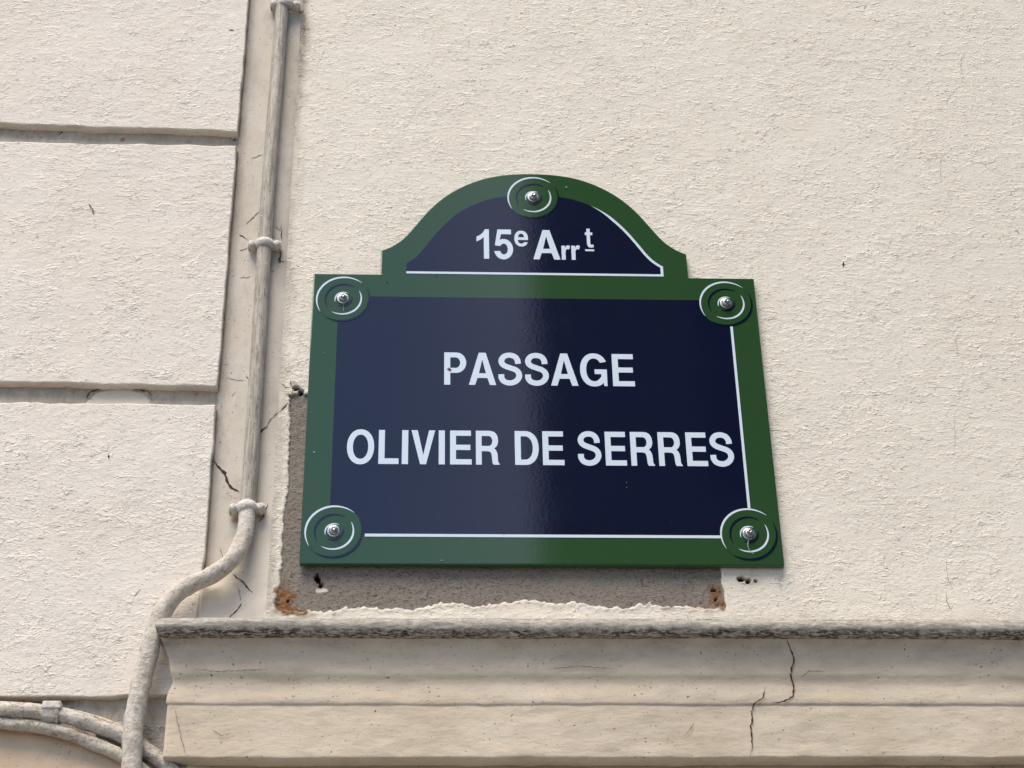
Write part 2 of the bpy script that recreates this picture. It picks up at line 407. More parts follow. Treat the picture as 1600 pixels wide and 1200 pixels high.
# bare cement patch left by an older, larger plate
pbx, pbz = lerp_px([(430, 952), (495, 956), (540, 948), (600, 950), (660, 951), (690, 940), (740, 946), (790, 943), (820, 936), (845, 942), (870, 946), (900, 940), (940, 948), (980, 951), (1000, 943), (1030, 945), (1080, 950), (1130, 951)])
plz, plx = lerp_px([(453, 618), (452, 700), (450, 770), (444, 796), (441, 830), (440, 870), (437, 910), (430, 935), (429, 960)], swap=True)
PXR = W(1127, 900, 0)[0]; PZT = W(455, 616, 0)[1]
def bare_mask(X, Z):
    jx = .0011*vnoise(X, Z, 260, 61) + .0013*vnoise(X*.5, Z, 110, 62)
    jz = .0022*vnoise(X, Z*.6, 230, 63) + .0020*vnoise(X, Z*.5, 100, 64) + .002*vnoise(X, Z, 40, 65)
    d = np.minimum(np.minimum(X - (np.interp(Z, plz, plx)+jx), (PXR+.6*jx+.003*sstep(W(0, 905, 0)[1], W(0, 925, 0)[1], Z)) - X),
                   np.minimum(Z - (np.interp(X, pbx, pbz)+jz), (PZT+jx) - Z))
    return d
HOLES = [(496, 903, .0042, .0085, .3), (501, 914, .003, .0045, -.5), (1159, 905, .0080, .0045, 0), (1168, 908, .004, .004, 0), (463, 608, .0055, .0050, .5), (470, 613, .0045, .0045, 0),
         (450, 939, .0028, .0028, 0), (1118, 937, .0024, .0026, 0), (1115, 922, .0034, .0024, 0), (1180, 908, .003, .0025, 0)]
RUSTS = [(443, 930, .020, .024, 1.0), (447, 950, .020, .012, 1.0), (436, 945, .012, .012, 1.0), (1117, 930, .014, .020, .95), (1125, 945, .010, .010, .9), (1095, 949, .022, .0035, .5), (1040, 950, .016, .0035, .4), (462, 957, .030, .007, .9), (478, 964, .020, .012, .45), (1112, 953, .016, .006, .25), (459, 600, .008, .006, .45)]
def panel(X, Z):
    h = stucco_h(X, Z)
    pz = sstep(W(0, 760, 0)[1], W(0, 500, 0)[1], Z)
    edge = sstep(XP, XP+.018, X + .003*vnoise(X, Z, 45, 71)*sstep(XP, XP+.006, X))
    h = h + .001*pz*edge
    h = band_h(X, Z)*(1-edge) + h*edge
    d = bare_mask(X, Z); bare = sstep(-.0003, .0006, d)
    # thickened, brushed paint along the lower rim of the patch
    rim = np.exp(-((d+.003)/.0035)**2)*(d < 0)
    h = h + .0009*rim*(1+.8*vnoise(X, Z, 160, 75))
    h = h*(1-bare) + bare*(-.0020 + .0007*fbm(X, Z, 160, 77, 3) + .0006*vnoise(X, Z, 30, 78))
    grime = np.zeros_like(X)
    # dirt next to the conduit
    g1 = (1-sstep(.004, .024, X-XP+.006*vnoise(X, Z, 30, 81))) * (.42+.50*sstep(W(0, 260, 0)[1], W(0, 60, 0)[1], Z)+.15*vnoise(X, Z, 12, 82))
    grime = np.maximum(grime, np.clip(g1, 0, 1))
    # mould line above the cornice towards the right
    zt = W(900, 972, 0)[1]
    g2 = sstep(.22, .55, X)*np.exp(-np.clip(Z-zt, 0, 1)/(.006+.006*np.clip(vnoise(X, Z, 14, 83)+.4, 0, 2)))*(.55+.5*vnoise(X, Z, 60, 84))
    grime = np.maximum(grime, np.clip(g2, 0, 1))
    cx_, cz_ = W(460, 30, 0); grime = np.maximum(grime, .8*np.exp(-((X-cx_)/.012)**2-((Z-cz_)/.020)**2))
    cx_, cz_ = W(450, 615, 0); grime = np.maximum(grime, .55*np.exp(-((X-cx_)/.018)**2-((Z-cz_)/.009)**2))
    cx_, cz_ = W(1172, 908, 0); grime = np.maximum(grime, .45*np.exp(-((X-cx_)/.016)**2-((Z-cz_)/.010)**2))
    rust = np.zeros_like(X)
    for px, py, rx, rz, a in RUSTS:
        cx_, cz_ = W(px, py, 0)
        q = np.sqrt(((X-cx_)/rx)**2 + ((Z-cz_)/rz)**2) + .35*vnoise(X, Z, 120, 85)
        rust = np.maximum(rust, a*(1-sstep(.45, 1.05, q)))
    dark = np.zeros_like(X)
    for px, py, rx, rz, t in HOLES:
        cx_, cz_ = W(px, py, 0)
        u = (X-cx_)*math.cos(t)+(Z-cz_)*math.sin(t); v = -(X-cx_)*math.sin(t)+(Z-cz_)*math.cos(t)
        q = np.sqrt((u/rx)**2 + (v/rz)**2) + .30*vnoise(X, Z, 260, 87)
        k = 1-sstep(.75, 1.0, q); dark = np.maximum(dark, k); h = h - .012*k
        rr = np.exp(-((q-1.25)/.22)**2); h = h + .0012*rr*(py > 890)*(px < 520 or px > 1140)
    cx_, cz_ = W(502, 922, 0); chip = 1-sstep(.7, 1.1, np.sqrt(((X-cx_)/.008)**2+((Z-cz_)/.004)**2)+.4*vnoise(X, Z, 200, 88))
    bare = bare*(1-.9*chip)
    return h, (grime, bare, rust, dark)
STEP = .00135
xs = axis(XP, .88, STEP, hi=2.4); zs = axis(ZC-.02, W(800, 0, 0)[1]+.03, STEP, hi=6.0)
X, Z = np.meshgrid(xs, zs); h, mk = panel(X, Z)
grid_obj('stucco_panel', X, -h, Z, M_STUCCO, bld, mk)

def band(X, Z):
    h = band_h(X, Z)
    BX = W(372, 200, -.02)[0]
    t = X - BX
    h = h + .0025*(1-sstep(0, .012, t))*(t > 0)
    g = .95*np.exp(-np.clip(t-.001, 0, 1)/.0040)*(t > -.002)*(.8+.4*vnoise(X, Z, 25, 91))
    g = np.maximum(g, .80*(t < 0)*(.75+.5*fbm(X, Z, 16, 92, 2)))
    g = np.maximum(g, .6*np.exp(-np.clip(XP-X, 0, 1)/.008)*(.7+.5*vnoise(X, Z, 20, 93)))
    for px, py, r, a in ((362, 212, .010, .9), (335, 214, .012, .7), (315, 618, .008, .75), (97, 214, .006, .7), (412, 405, .016, .5), (385, 770, .02, .45), (430, 26, .014, .7), (340, 618, .012, .6), (310, 930, .03, .25), (285, 955, .03, .3)):
        cx_, cz_ = W(px, py, 0); g = np.maximum(g, a*np.exp(-((X-cx_)/r)**2-((Z-cz_)/(r*.8))**2)*(.75+.6*vnoise(X, Z, 70, 94)))
    # grey oval repair in the second groove
    cx_, cz_ = W(188, 617, 0)
    q = np.sqrt(((X-cx_)/.049)**2 + ((Z-(cz_-.012))/.024)**2) + .09*vnoise(X, Z, 60, 95)
    bare = 1-sstep(.93, 1.0, q); h = h + .0012*bare; g = g*(1-.9*bare)
    lowr = 1-sstep(W(0, 800, 0)[1], W(0, 600, 0)[1], Z)
    bare = np.maximum(bare, lowr*(1-sstep(.004, .030, XP-X+.008*vnoise(X, Z, 30, 89))))
    g = g*(1-.9*bare)
    # the lower left is floated smooth with filler
    cx_, cz_ = W(340, 950, 0); lump = 1-sstep(W(0, 930, 0)[1], W(0, 880, 0)[1], Z + .3*(X-cx_)+.006*vnoise(X, Z, 25, 99))
    lx = (1-sstep(BX-.002, BX+.050, X))*sstep(BX-.012, BX-.004, X)
    h = h + lump*lx*(HB+.0008)
    bare = np.maximum(bare, .7*lump*(t > -.002))
    rust = np.zeros_like(X)
    for px, py, r in ((370, 812, .009), (405, 806, .008), (190, 216, .0055), (306, 614, .004)):
        cx_, cz_ = W(px, py, 0); rust = np.maximum(rust, .8*(1-sstep(.3, 1.1, np.sqrt((X-cx_)**2+(Z-cz_)**2)/r+.4*vnoise(X, Z, 150, 97))))
    dark = np.zeros_like(X)
    for px, py, rx, rz in ((362, 211, .004, .003), (366, 217, .003, .003), (360, 212, .002, .005), (383, 808, .003, .005), (419, 380, .002, .004), (436, 405, .0025, .006), (426, 422, .002, .002)):
        cx_, cz_ = W(px, py, 0); dark = np.maximum(dark, .8*(1-sstep(.6, 1.1, np.sqrt(((X-cx_)/rx)**2+((Z-cz_)/rz)**2)+.4*vnoise(X, Z, 250, 98))))
    # deep dark slit under the third block, behind the cables
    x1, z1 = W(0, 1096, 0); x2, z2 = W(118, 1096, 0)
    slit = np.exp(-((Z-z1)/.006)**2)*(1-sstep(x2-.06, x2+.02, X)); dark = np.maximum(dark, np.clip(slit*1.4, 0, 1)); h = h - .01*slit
    return h, (np.clip(g, 0, 1), bare, rust, dark)
zs = axis(W(0, 1200, 0)[1]-.03, W(0, 0, 0)[1]+.03, .0018, lo=.0, hi=6.0)
xs = axis(W(0, 600, 0)[0]-.06, XP, .0018, lo=-2.2)
X, Z = np.meshgrid(xs, zs); h, mk = band(X, Z)
grid_obj('recessed_band', X, -h, Z, M_BAND, bld, mk)

# rusticated blocks: rounded slabs with wavering arrises
def block(name, xl, xr, zb, zt, mat, Hb=HB, extra=None, seed=0, rough=1.0):
    """zb, zt: functions of x; a slab with rounded edges, slightly uneven"""
    n = 4; r = .0022
    def side(a, b, step):
        inner = list(np.arange(a+r, b-r, step))+[b-r]
        e0 = [(a, .030), (a, .014)] + [(a+r*(1-math.cos(math.pi/2*k/n)), r*(1-math.sin(math.pi/2*k/n))) for k in range(n)]
        e1 = [(b-r*(1-math.cos(math.pi/2*k/n)), r*(1-math.sin(math.pi/2*k/n))) for k in range(n)][::-1] + [(b, .014), (b, .030)]
        return np.array([p[0] for p in e0]+inner+[p[0] for p in e1]), np.array([p[1] for p in e0]+[0]*len(inner)+[p[1] for p in e1])
    far = xl < -.9
    us, ud = side(xl, xr, .0018)
    hz = float(np.mean(zt(np.array([xr]))-zb(np.array([xr]))))
    vs, vd = side(0.0, hz, .0018)
    if far:
        keep = (us > W(0, 600, 0)[0]-.08) | (ud > 0) | (np.arange(len(us)) % 20 == 0); us, ud = us[keep], ud[keep]
    U, V = np.meshgrid(us, vs); UD, VD = np.meshgrid(ud, vd)
    ZB, ZT = zb(U), zt(U)
    Zc = ZB + V/hz*(ZT-ZB)
    wr = np.exp(-np.minimum(U-xl, xr-U)/.008); wv = np.exp(-np.minimum(V, hz-V)/.007)
    Xc = U + wr*.0022*fbm(U*0, Zc, 28, 101+seed, 3)*rough
    Zc = Zc + wv*.0030*fbm(U, Zc*0+V*0+np.sign(V-hz/2), 26, 103+seed, 3)*rough
    edge = np.clip(1-(UD+VD)/.004, 0, 1)
    h = Hb - np.maximum(UD, VD) - .35*np.minimum(UD, VD) + stucco_h(U, Zc)*edge*rough
    g = np.clip(np.maximum(UD, VD)/.004, 0, 1)*.30
    z = np.zeros_like(U); mk = [g, z, z.copy(), z.copy()]
    if extra: h, mk = extra(Xc, Zc, h, mk)
    return grid_obj(name, Xc, -h, Zc, mat, bld, mk)
XBR = W(372, 200, -HB)[0]
def zline(p0, p1, Y=-HB):
    a, b = W(*p0, Y), W(*p1, Y); return lambda X: b[1] + (np.clip(X, -.9, 1)-b[0])*(a[1]-b[1])/(a[0]-b[0])
g1b = zline((0, 192), (370, 206)); g1t = zline((0, 221), (370, 228))
g2b = zline((0, 596), (338, 604)); g2t = zline((0, 628), (336, 631))
g3b = zline((0, 1088), (190, 1087))
block('masonry_block', -2.0, XBR, g1b, lambda X: g1b(X)*0+W(0, 0, 0)[1]+.17, M_BLOCK, seed=1)
block('masonry_block', -2.0, XBR, g2b, g1t, M_BLOCK, seed=2)
block('masonry_block', -2.0, XBR, g3b, g2t, M_BLOCK, seed=3)
# tan block under the cables, its top edge falls to the right
tz = [W(px, py, -HB) for px, py in ((-200, 1132), (0, 1136), (60, 1142), (110, 1154), (150, 1170), (190, 1190), (215, 1205))]
ta, tb = np.array([p[0] for p in tz]), np.array([p[1] for p in tz])
def tan_extra(X, Z, h, mk):
    top = np.interp(X, ta, tb)
    mk[0] = np.maximum(mk[0], .8*np.exp(-np.clip(top-Z-.004, 0, 1)/.006)*(.6+.6*vnoise(X, Z, 40, 111)))
    return h, mk
block('masonry_block', -2.0, W(196, 1200, -HB)[0], lambda X: X*0+.3, lambda X: np.interp(X, ta, tb), M_TAN, extra=tan_extra, seed=4, rough=.5)
# lumpy mortar behind the conduit at the foot
x0, x1 = W(150, 1150, -.012)[0], W(300, 1150, -.012)[0]
ztop = W(240, 1124, -.012)[1]
xs = np.arange(x0, x1, .0015); zs = np.arange(.55, ztop, .0015)
X, Z = np.meshgrid(xs, zs)
top = sstep(0, .006, ztop-Z+.002*vnoise(X, Z, 40, 121))
h = -.02 + (.029 + .008*fbm(X, Z, 26, 122, 4))*top
gr = .5*np.clip(fbm(X, Z, 35, 123, 3)+.1, 0, 1)
grid_obj('mortar_fill', X, -h, Z, M_FILL, bld, (gr, 0*X, 0*X, 0*X))

# ------------------------------------------------------------------ cornice: profile swept round its left end
XCL = W(265, 1060, -.038)[0]       # left edge of the cornice body
def zrow(row, p): return W(800, row, -p)[1]
def cornice(name, prof, mat, parent, maskf, wob=.0007, n_sub=3, xl_extra=0.0, wob2=False):
    pr = np.array(catmull(prof, n_sub))
    p, z = pr[:, 0], pr[:, 1]
    base = .038
    fine = np.arange(0, .88-XCL, .0022)
    n0 = 10
    cols = []
    for q, zz in zip(p, z):
        xl = XCL - (q-base)*1.0 + xl_extra
        ret = [(xl, -q*t) for t in np.linspace(-.5, 1, n0, endpoint=False)]
        cor = [(xl + .004*(1-math.cos(a)), -q + .004*(1-math.sin(a))) for a in np.linspace(0, math.pi/2, 5)]
        ln = [(xl+.004+(f/fine[-1])*(.88-xl-.004), -q) for f in fine[1:]] + [(x, -q) for x in np.linspace(.88, 2.4, 30)[1:]]
        cols.append(ret+cor+ln)
    A = np.array(cols)
    X, Y = A[:, :, 0], A[:, :, 1]; Z = np.repeat(z[:, None], X.shape[1], 1)
    S = X + (Y+.04)*1.0
    d = wob*(fbm(S*.5, Z, 28, 131, 3)+.7*fbm(S*.25, Z, 90, 135, 2))
    Y = Y - d; Z = Z + .6*wob*fbm(S*.6, Z, 22, 137, 2) + (.0016*fbm(S*1.0, Z*.0, 5, 139, 3) + .0008*fbm(S, Z, 40, 138, 2) if wob2 else 0)
    if Z[0, 0] > Z[-1, 0]: X, Y, Z = X[::-1], Y[::-1], Z[::-1]
    return grid_obj(name, X, Y, Z, mat, parent, maskf(X, Y, Z))
LP, LR = .059, .0128
lipc = ZC
lip = [(-.005, lipc+LR+.0004), (.02, lipc+LR+.0003), (LP-.002, lipc+LR)] + [(LP+LR*math.sin(a), lipc+LR*math.cos(a)) for a in np.linspace(.25, math.pi-.1, 11)] + [(LP-.006, lipc-LR-.0004), (LP-.013, lipc-LR-.0006)]
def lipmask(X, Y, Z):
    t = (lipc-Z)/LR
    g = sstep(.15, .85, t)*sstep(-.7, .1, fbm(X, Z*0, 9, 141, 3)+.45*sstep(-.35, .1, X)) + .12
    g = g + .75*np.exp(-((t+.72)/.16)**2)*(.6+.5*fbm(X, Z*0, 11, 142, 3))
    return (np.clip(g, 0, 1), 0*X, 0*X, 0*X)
corn = empty('cornice', (0, 0, 0)); corn.parent = bld
corn_o = None
COL.objects.unlink(corn); bpy.data.objects.remove(corn)
b0 = .044
body = [(LP-.006, lipc-LR+.001), (.0520, lipc-LR-.0012), (.0490, zrow(1008, .048)), (.0450, zrow(1018, .045)), (.0415, zrow(1030, .042)), (.0395, zrow(1041, .040)), (.0385, zrow(1052, .0385)), (.0358, zrow(1060, .037)), (.0352, zrow(1068, .036)), (.0372, zrow(1076, .0375)),
        (.0398, zrow(1087, .039)), (.0402, zrow(1097, .040)), (.0384, zrow(1101.5, .039)), (.0384, zrow(1105, .038)), (.0385, zrow(1118, .038)), (.0385, zrow(1140, .038)), (.0385, zrow(1165, .038)), (.0385, zrow(1179, .038)), (.0372, zrow(1183.5, .038)), (.030, zrow(1186, .038)), (.012, zrow(1186.5, .038)), (.006, zrow(1187, .038)-.002), (.004, .6)]
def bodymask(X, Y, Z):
    g = .50*np.exp(-((Z-zrow(1007, .046))/.0060)**2)*(.6+.6*fbm(X, Z*0, 20, 151, 3)) + .35*np.clip(fbm(X*.25, Z, 24, 155, 3)-.05, 0, 1) + .34*np.exp(-((Z-zrow(1102, .037)-.002*fbm(X, X*0, 6, 154, 2))/.0020)**2)*np.clip(.5+.9*fbm(X, Z*0, 7, 152, 2), 0, 1) + .30*np.exp(-((Z-zrow(1064, .036))/.006)**2)*(.6+.8*fbm(X, Z, 9, 153, 2))  # dirt bands, plus shade under the lip put into the colour
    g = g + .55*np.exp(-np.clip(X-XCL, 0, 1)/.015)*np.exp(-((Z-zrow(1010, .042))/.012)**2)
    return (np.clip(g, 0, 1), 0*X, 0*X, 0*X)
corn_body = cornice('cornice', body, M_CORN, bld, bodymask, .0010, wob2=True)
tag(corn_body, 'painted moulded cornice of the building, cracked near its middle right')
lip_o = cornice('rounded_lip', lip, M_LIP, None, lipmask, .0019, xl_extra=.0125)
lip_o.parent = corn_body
tag(lip_o, 'grey weathered rounded lip with black mould')

# ------------------------------------------------------------------ cracks and scratches on the wall
def h_at(surf, x, z):
    A, B = np.array([[x]]), np.array([[z]])
    if surf == 'panel': return float(panel(A, B)[0][0, 0])
    if surf == 'band': return float(band(A, B)[0][0, 0])
    if surf == 'block': return HB + float(stucco_h(A, B)[0, 0])
    if surf == 'cornice':
        z_ = np.array([q[1] for q in body])[::-1]; p_ = np.array([q[0] for q in body])[::-1]
        return float(np.interp(z, z_, p_)) + .0012
PLANE = {'panel': 0.0, 'band': .006, 'block': -HB, 'cornice': -.039}
def crack(pts, surf, wd, mat=None, name='crack', jit=.5, taper=True, lift=.0005, label=None, parent=None):
    P = [np.array(p, float) for p in pts]; Q = []
    for a, b in zip(P[:-1], P[1:]):
        n = max(2, int(np.linalg.norm(b-a)/3.0)); nn = np.array([-(b-a)[1], (b-a)[0]])/max(1e-6, np.linalg.norm(b-a))
        for k in range(n):
            Q.append(a+(b-a)*k/n + (nn*random.uniform(-jit, jit)*1.4 if k else 0))
    Q.append(P[-1]); V = []; F = []
    C = [W(q[0], q[1], PLANE[surf]) for q in Q]
    N = len(C)
    for k, (x, z) in enumerate(C):
        a, b = C[max(0, k-1)], C[min(N-1, k+1)]; dx, dz = b[0]-a[0], b[1]-a[1]; L = math.hypot(dx, dz) or 1
        s = k/(N-1); wk = wd*.5*(min(1, 5*min(s, 1-s))*.85+.15 if taper else 1)*(.55+.9*abs(math.sin(k*.9+len(Q))))*random.uniform(.6, 1.35)
        for sg in (1, -1):
            vx, vz = x - sg*dz/L*wk, z + sg*dx/L*wk
            V.append((vx, -h_at(surf, vx, vz)-lift, vz))
        if k: F.append((2*k-2, 2*k-1, 2*k+1, 2*k))
    o = link(name, mesh(V, F), mat or M_CRACK, parent or bld)
    if label: o['label'] = label
    return o
crack([(1223.5, 1002), (1231, 1015), (1239, 1030), (1239, 1038), (1236, 1045), (1235, 1055), (1239, 1065), (1240, 1078), (1238, 1090), (1225, 1097), (1205, 1100)], 'cornice', .0017, label='jagged crack at the top right of the cornice', parent=corn_body, lift=.0012)
crack([(1196, 1072), (1194, 1082), (1190, 1093), (1178, 1101), (1174, 1112), (1175, 1128), (1172, 1135), (1174, 1150), (1175, 1170), (1172, 1183)], 'cornice', .0015, label='long vertical crack through the cornice face', parent=corn_body, lift=.0012)
crack([(272, 1105), (280, 1140), (290, 1180)], 'cornice', .0007, M_HAIR, parent=corn_body, lift=.0012)
for pts in ([(1085, 1128), (1078, 1140), (1070, 1148)], [(330, 1140), (345, 1150), (362, 1146)], [(300, 1046), (340, 1050), (420, 1047)], [(1250, 1060), (1262, 1050), (1290, 1050)], [(850, 1048), (900, 1042), (960, 1046)]):
    crack(pts, 'cornice', .0009, M_HAIR, 'scratch', parent=corn_body, lift=.0012)
crack([(334, 722), (345, 735), (352, 741), (356, 755), (362, 764), (374, 771)], 'band', .0034, label='wide dark crack beside the conduit', jit=.8)
crack([(145, 627), (136, 624), (140, 616), (155, 610), (172, 608), (190, 608), (215, 610), (232, 614), (238, 620), (237, 627)], 'band', .0019, jit=.4, lift=.0012, label='crack round the oval repair')
crack([(92, 214), (99, 206), (100, 204)], 'band', .0016); crack([(128, 214), (134, 217)], 'band', .0012, name='scratch')
crack([(384, 352), (396, 342), (406, 331)], 'band', .0016, M_HAIR); crack([(374, 368), (382, 373), (388, 377)], 'band', .0014)
crack([(374, 394), (384, 391), (390, 388)], 'band', .0012, M_HAIR); crack([(374, 436), (384, 436), (393, 434)], 'band', .0009, name='scratch')
crack([(392, 250), (402, 247), (412, 243)], 'band', .0011, M_HAIR, 'scratch'); crack([(362, 622), (368, 612)], 'band', .0007, M_HAIR, 'scratch')
crack([(353, 592), (372, 596), (386, 596)], 'band', .0007, M_HAIR); crack([(384, 588), (389, 594)], 'band', .0010, name='scratch')
crack([(363, 898), (372, 906), (380, 912), (388, 922), (396, 930)], 'band', .0016); crack([(378, 945), (372, 955), (362, 965), (358, 972)], 'band', .0014)
crack([(298, 930), (290, 945), (285, 958), (284, 970)], 'band', .0011, M_HAIR); crack([(372, 920), (375, 932), (378, 944)], 'band', .0008, M_HAIR)
crack([(343, 856), (347, 868), (350, 880)], 'band', .0008, M_HAIR)
crack([(430, 352), (437, 358), (440, 350)], 'panel', .0011, M_HAIR); crack([(440, 356), (439, 366), (441, 374)], 'panel', .0013)
crack([(439, 391), (437, 402), (438, 408), (446, 406)], 'panel', .0016)
crack([(406, 679), (412, 672), (416, 668)], 'band', .0022)
crack([(414, 670), (422, 655), (432, 645), (440, 640)], 'panel', .0012, M_HAIR); crack([(438, 641), (446, 635), (450, 631)], 'panel', .0020)
crack([(440, 598), (447, 606), (454, 606)], 'panel', .0010); crack([(453, 590), (455, 602), (458, 612), (455, 622)], 'panel', .0012, M_HAIR)
crack([(404, 818), (410, 812), (415, 800), (419, 788)], 'band', .0014)
crack([(1487, 955), (1479, 940), (1478, 925)], 'panel', .0009, M_HAIR); crack([(1487, 925), (1485, 912), (1480, 900), (1478, 870)], 'panel', .0005, M_HAIRL, jit=1)
crack([(1497, 560), (1493, 535), (1500, 515)], 'panel', .0006, M_HAIRL, jit=1); crack([(1490, 640), (1492, 690), (1488, 720)], 'panel', .0004, M_HAIRL, jit=1); crack([(1508, 81), (1500, 103), (1504, 118), (1502, 131)], 'panel', .0005, M_HAIRL, jit=1); crack([(1502, 131), (1490, 144), (1480, 155), (1479, 170)], 'panel', .0005, M_HAIRL, jit=1); crack([(1470, 240), (1468, 262), (1470, 290)], 'panel', .0004, M_HAIRL, jit=1)
crack([(1317, 418), (1318, 410)], 'panel', .0026, name='scratch', jit=.1); crack([(1332, 480), (1333.5, 480.5)], 'panel', .0016, name='scratch', jit=0)
crack([(1459, 381), (1460.5, 381)], 'panel', .0016, name='scratch', jit=0); crack([(1586, 360), (1592, 366)], 'panel', .0012, name='scratch')
crack([(139, 318), (144, 326), (147, 336)], 'block', .0022, M_HAIR, 'scratch'); crack([(170, 710), (170, 717)], 'block', .0018, name='scratch', jit=.1)
crack([(357, 47), (365, 47)], 'block', .0040, M_HAIR, 'scratch', jit=.4); crack([(209, 933), (216, 925), (220, 920)], 'block', .0009, M_HAIR, 'scratch')
crack([(467, 18), (476, 14)], 'panel', .0022, M_HAIR, 'scratch')

# ------------------------------------------------------------------ tubes
def tube(path, radius, seg=20, wob=.0, seed=0, step=.003, flat=1.0, cap=True):
    P = catmull(path, 24)
    # resample evenly
    d = [0]
    for a, b in zip(P[:-1], P[1:]): d.append(d[-1]+np.linalg.norm(b-a))
    n = max(4, int(d[-1]/step)); T = np.linspace(0, d[-1], n); P = np.array(P)
    P = np.stack([np.interp(T, d, P[:, k]) for k in range(3)], 1)
    R = radius if callable(radius) else (lambda t: radius)
    V, F = [], []; ref = np.array([0, -1.0, 0])
    for k in range(n):
        t = P[min(n-1, k+1)]-P[max(0, k-1)]; t /= np.linalg.norm(t)
        a = np.cross(t, ref); a /= np.linalg.norm(a); b = np.cross(a, t)
        for j in range(seg):
            th = 2*math.pi*j/seg
            rr = R(T[k]/d[-1])*(1+wob*float(fbm(np.array([math.cos(th)*.02+T[k]*.3]), np.array([T[k]+math.sin(th)*.02]), 70, 201+seed, 3)[0]))
            V.append(P[k] + a*math.cos(th)*rr*flat + b*math.sin(th)*rr)
        if k:
            for j in range(seg):
                F.append(((k-1)*seg+j, (k-1)*seg+(j+1) % seg, k*seg+(j+1) % seg, k*seg+j))
    if cap:
        F.append(tuple(range(seg))[::-1]); F.append(tuple(range((n-1)*seg, n*seg)))
    me = mesh(V, F)
    return me
def P3(px, py, Y): x, z = W(px, py, Y); return (x, Y, z)
YB = .006
pe = P3(209, 1200, -.036)
cd = empty('cable_conduit', (pe[0], -.036, 0))
tag(cd, 'grey weathered pipe running down the wall left of the sign and bending over the block', 'conduit')
RU = .0112
up = [P3(445, -60, -.010), P3(440, 20, -.010), P3(428.5, 170, -.010), P3(418, 310, -.010), P3(411, 420, -.010), P3(402.5, 560, -.010), P3(393.5, 700, -.010), P3(387, 790, -.010)]
up[0] = (up[0][0]+.0, up[0][1], up[0][2]+.0)
link('upper_pipe', tube(up, RU, 28, .05, 1), M_PIPE, cd, True)
lo = [P3(387, 786, -.0105), P3(385, 812, -.012), P3(381, 838, -.016), P3(371, 862, -.022), P3(352, 884, -.028), P3(326, 901, -.034), P3(300, 913, -.037), P3(276, 928, -.038), P3(258, 950, -.038),
      P3(245, 980, -.038), P3(235, 1010, -.038), P3(226, 1048, -.038), P3(217, 1085, -.038), P3(210, 1125, -.038), P3(207, 1165, -.038), P3(205.5, 1215, -.038), P3(203, 1290, -.038)]
link('lower_pipe', tube(lo, lambda t: .0118+.0016*min(1, t*1.6), 28, .13, 2, .0025), M_COAT, cd, True)['label'] = 'bent lower pipe thickly coated in cream paint'
def clamp(px, py, tilt, Yc=-.010, hw=.0255):
    """saddle clamp over the pipe: bent strap with two eared screw seats"""
    cx_, _, cz_ = P3(px, py, Yc)
    r0 = RU+.0006; yb = -Yc
    sec = [(-hw, 0), (-r0-.004, 0), (-r0-.001, .0015)]
    ysurf = .003+Yc*-1-.0          # distance from pipe axis back to the wall
    back = -.001
    prof = [(-hw, back), (-r0-.0045, back), (-r0-.0005, back+.003)] + [(-r0*math.cos(a), r0*math.sin(a)) for a in np.linspace(.05, math.pi-.05, 18)] + [(r0+.0005, back+.003), (r0+.0045, back), (hw, back)]
    th = .0030; V, F = [], []
    pr = np.array(prof); nrm = []
    for k in range(len(pr)):
        t = pr[min(len(pr)-1, k+1)]-pr[max(0, k-1)]; t /= np.linalg.norm(t); nrm.append((-t[1], t[0]))
    H = .0068; ribs = [(-H, -.008), (-H, .0), (-H*.93, th*.75), (-H*.6, th), (-H*.25, th*1.35), (H*.25, th*1.35), (H*.6, th), (H*.93, th*.75), (H, .0), (H, -.008)]
    m = len(ribs)
    for k, (p, nn) in enumerate(zip(pr, nrm)):
        ear = 1.0 if (abs(p[0]) > r0+.003) else 1.0
        for hz, o_ in ribs:
            q = p + np.array(nn)*o_; zz = hz*ear + tilt*p[0]
            V.append((cx_+q[0], Yc-q[1], cz_+zz))
        if k:
            for j in range(m-1): F.append(((k-1)*m+j, (k-1)*m+j+1, k*m+j+1, k*m+j))
            F.append(((k-1)*m+m-1, (k-1)*m, k*m, k*m+m-1))
    F.append(tuple(range(m))); F.append(tuple(range(len(V)-m, len(V)))[::-1])
    o = link('pipe_clamp', mesh(V, F), M_CLAMP, cd, True)
    for s in (-1, 1):
        sx = s*(hw-.0060); rr = .0060
        V, F = [], []; S = 18
        pf = [(rr*1.22, -.009), (rr*1.22, .0010), (rr*1.12, .0022), (rr, .0028), (rr*.96, .0050), (rr*.75, .0066), (rr*.4, .0074), (0.0001, .0076)]
        for i, (r, d) in enumerate(pf):
            for j in range(S):
                a = 2*math.pi*j/S; x_, z_ = r*math.cos(a), r*math.sin(a)
                slot = .0014 if (i >= 5 and abs(x_*.85+z_*.5) < .0011) else 0
                V.append((cx_+sx+x_, Yc-back-d-.0015+slot, cz_+tilt*sx+z_))
            if i:
                for j in range(S): F.append(((i-1)*S+j, (i-1)*S+(j+1) % S, i*S+(j+1) % S, i*S+j))
        link('screw', mesh(V, F), M_CLAMP, o, True)
    return o
clamp(446, 8, 0.0); clamp(413.5, 383, .02); clamp(386, 794, .03)
# short spacer the clamps stand on is hidden by the strap

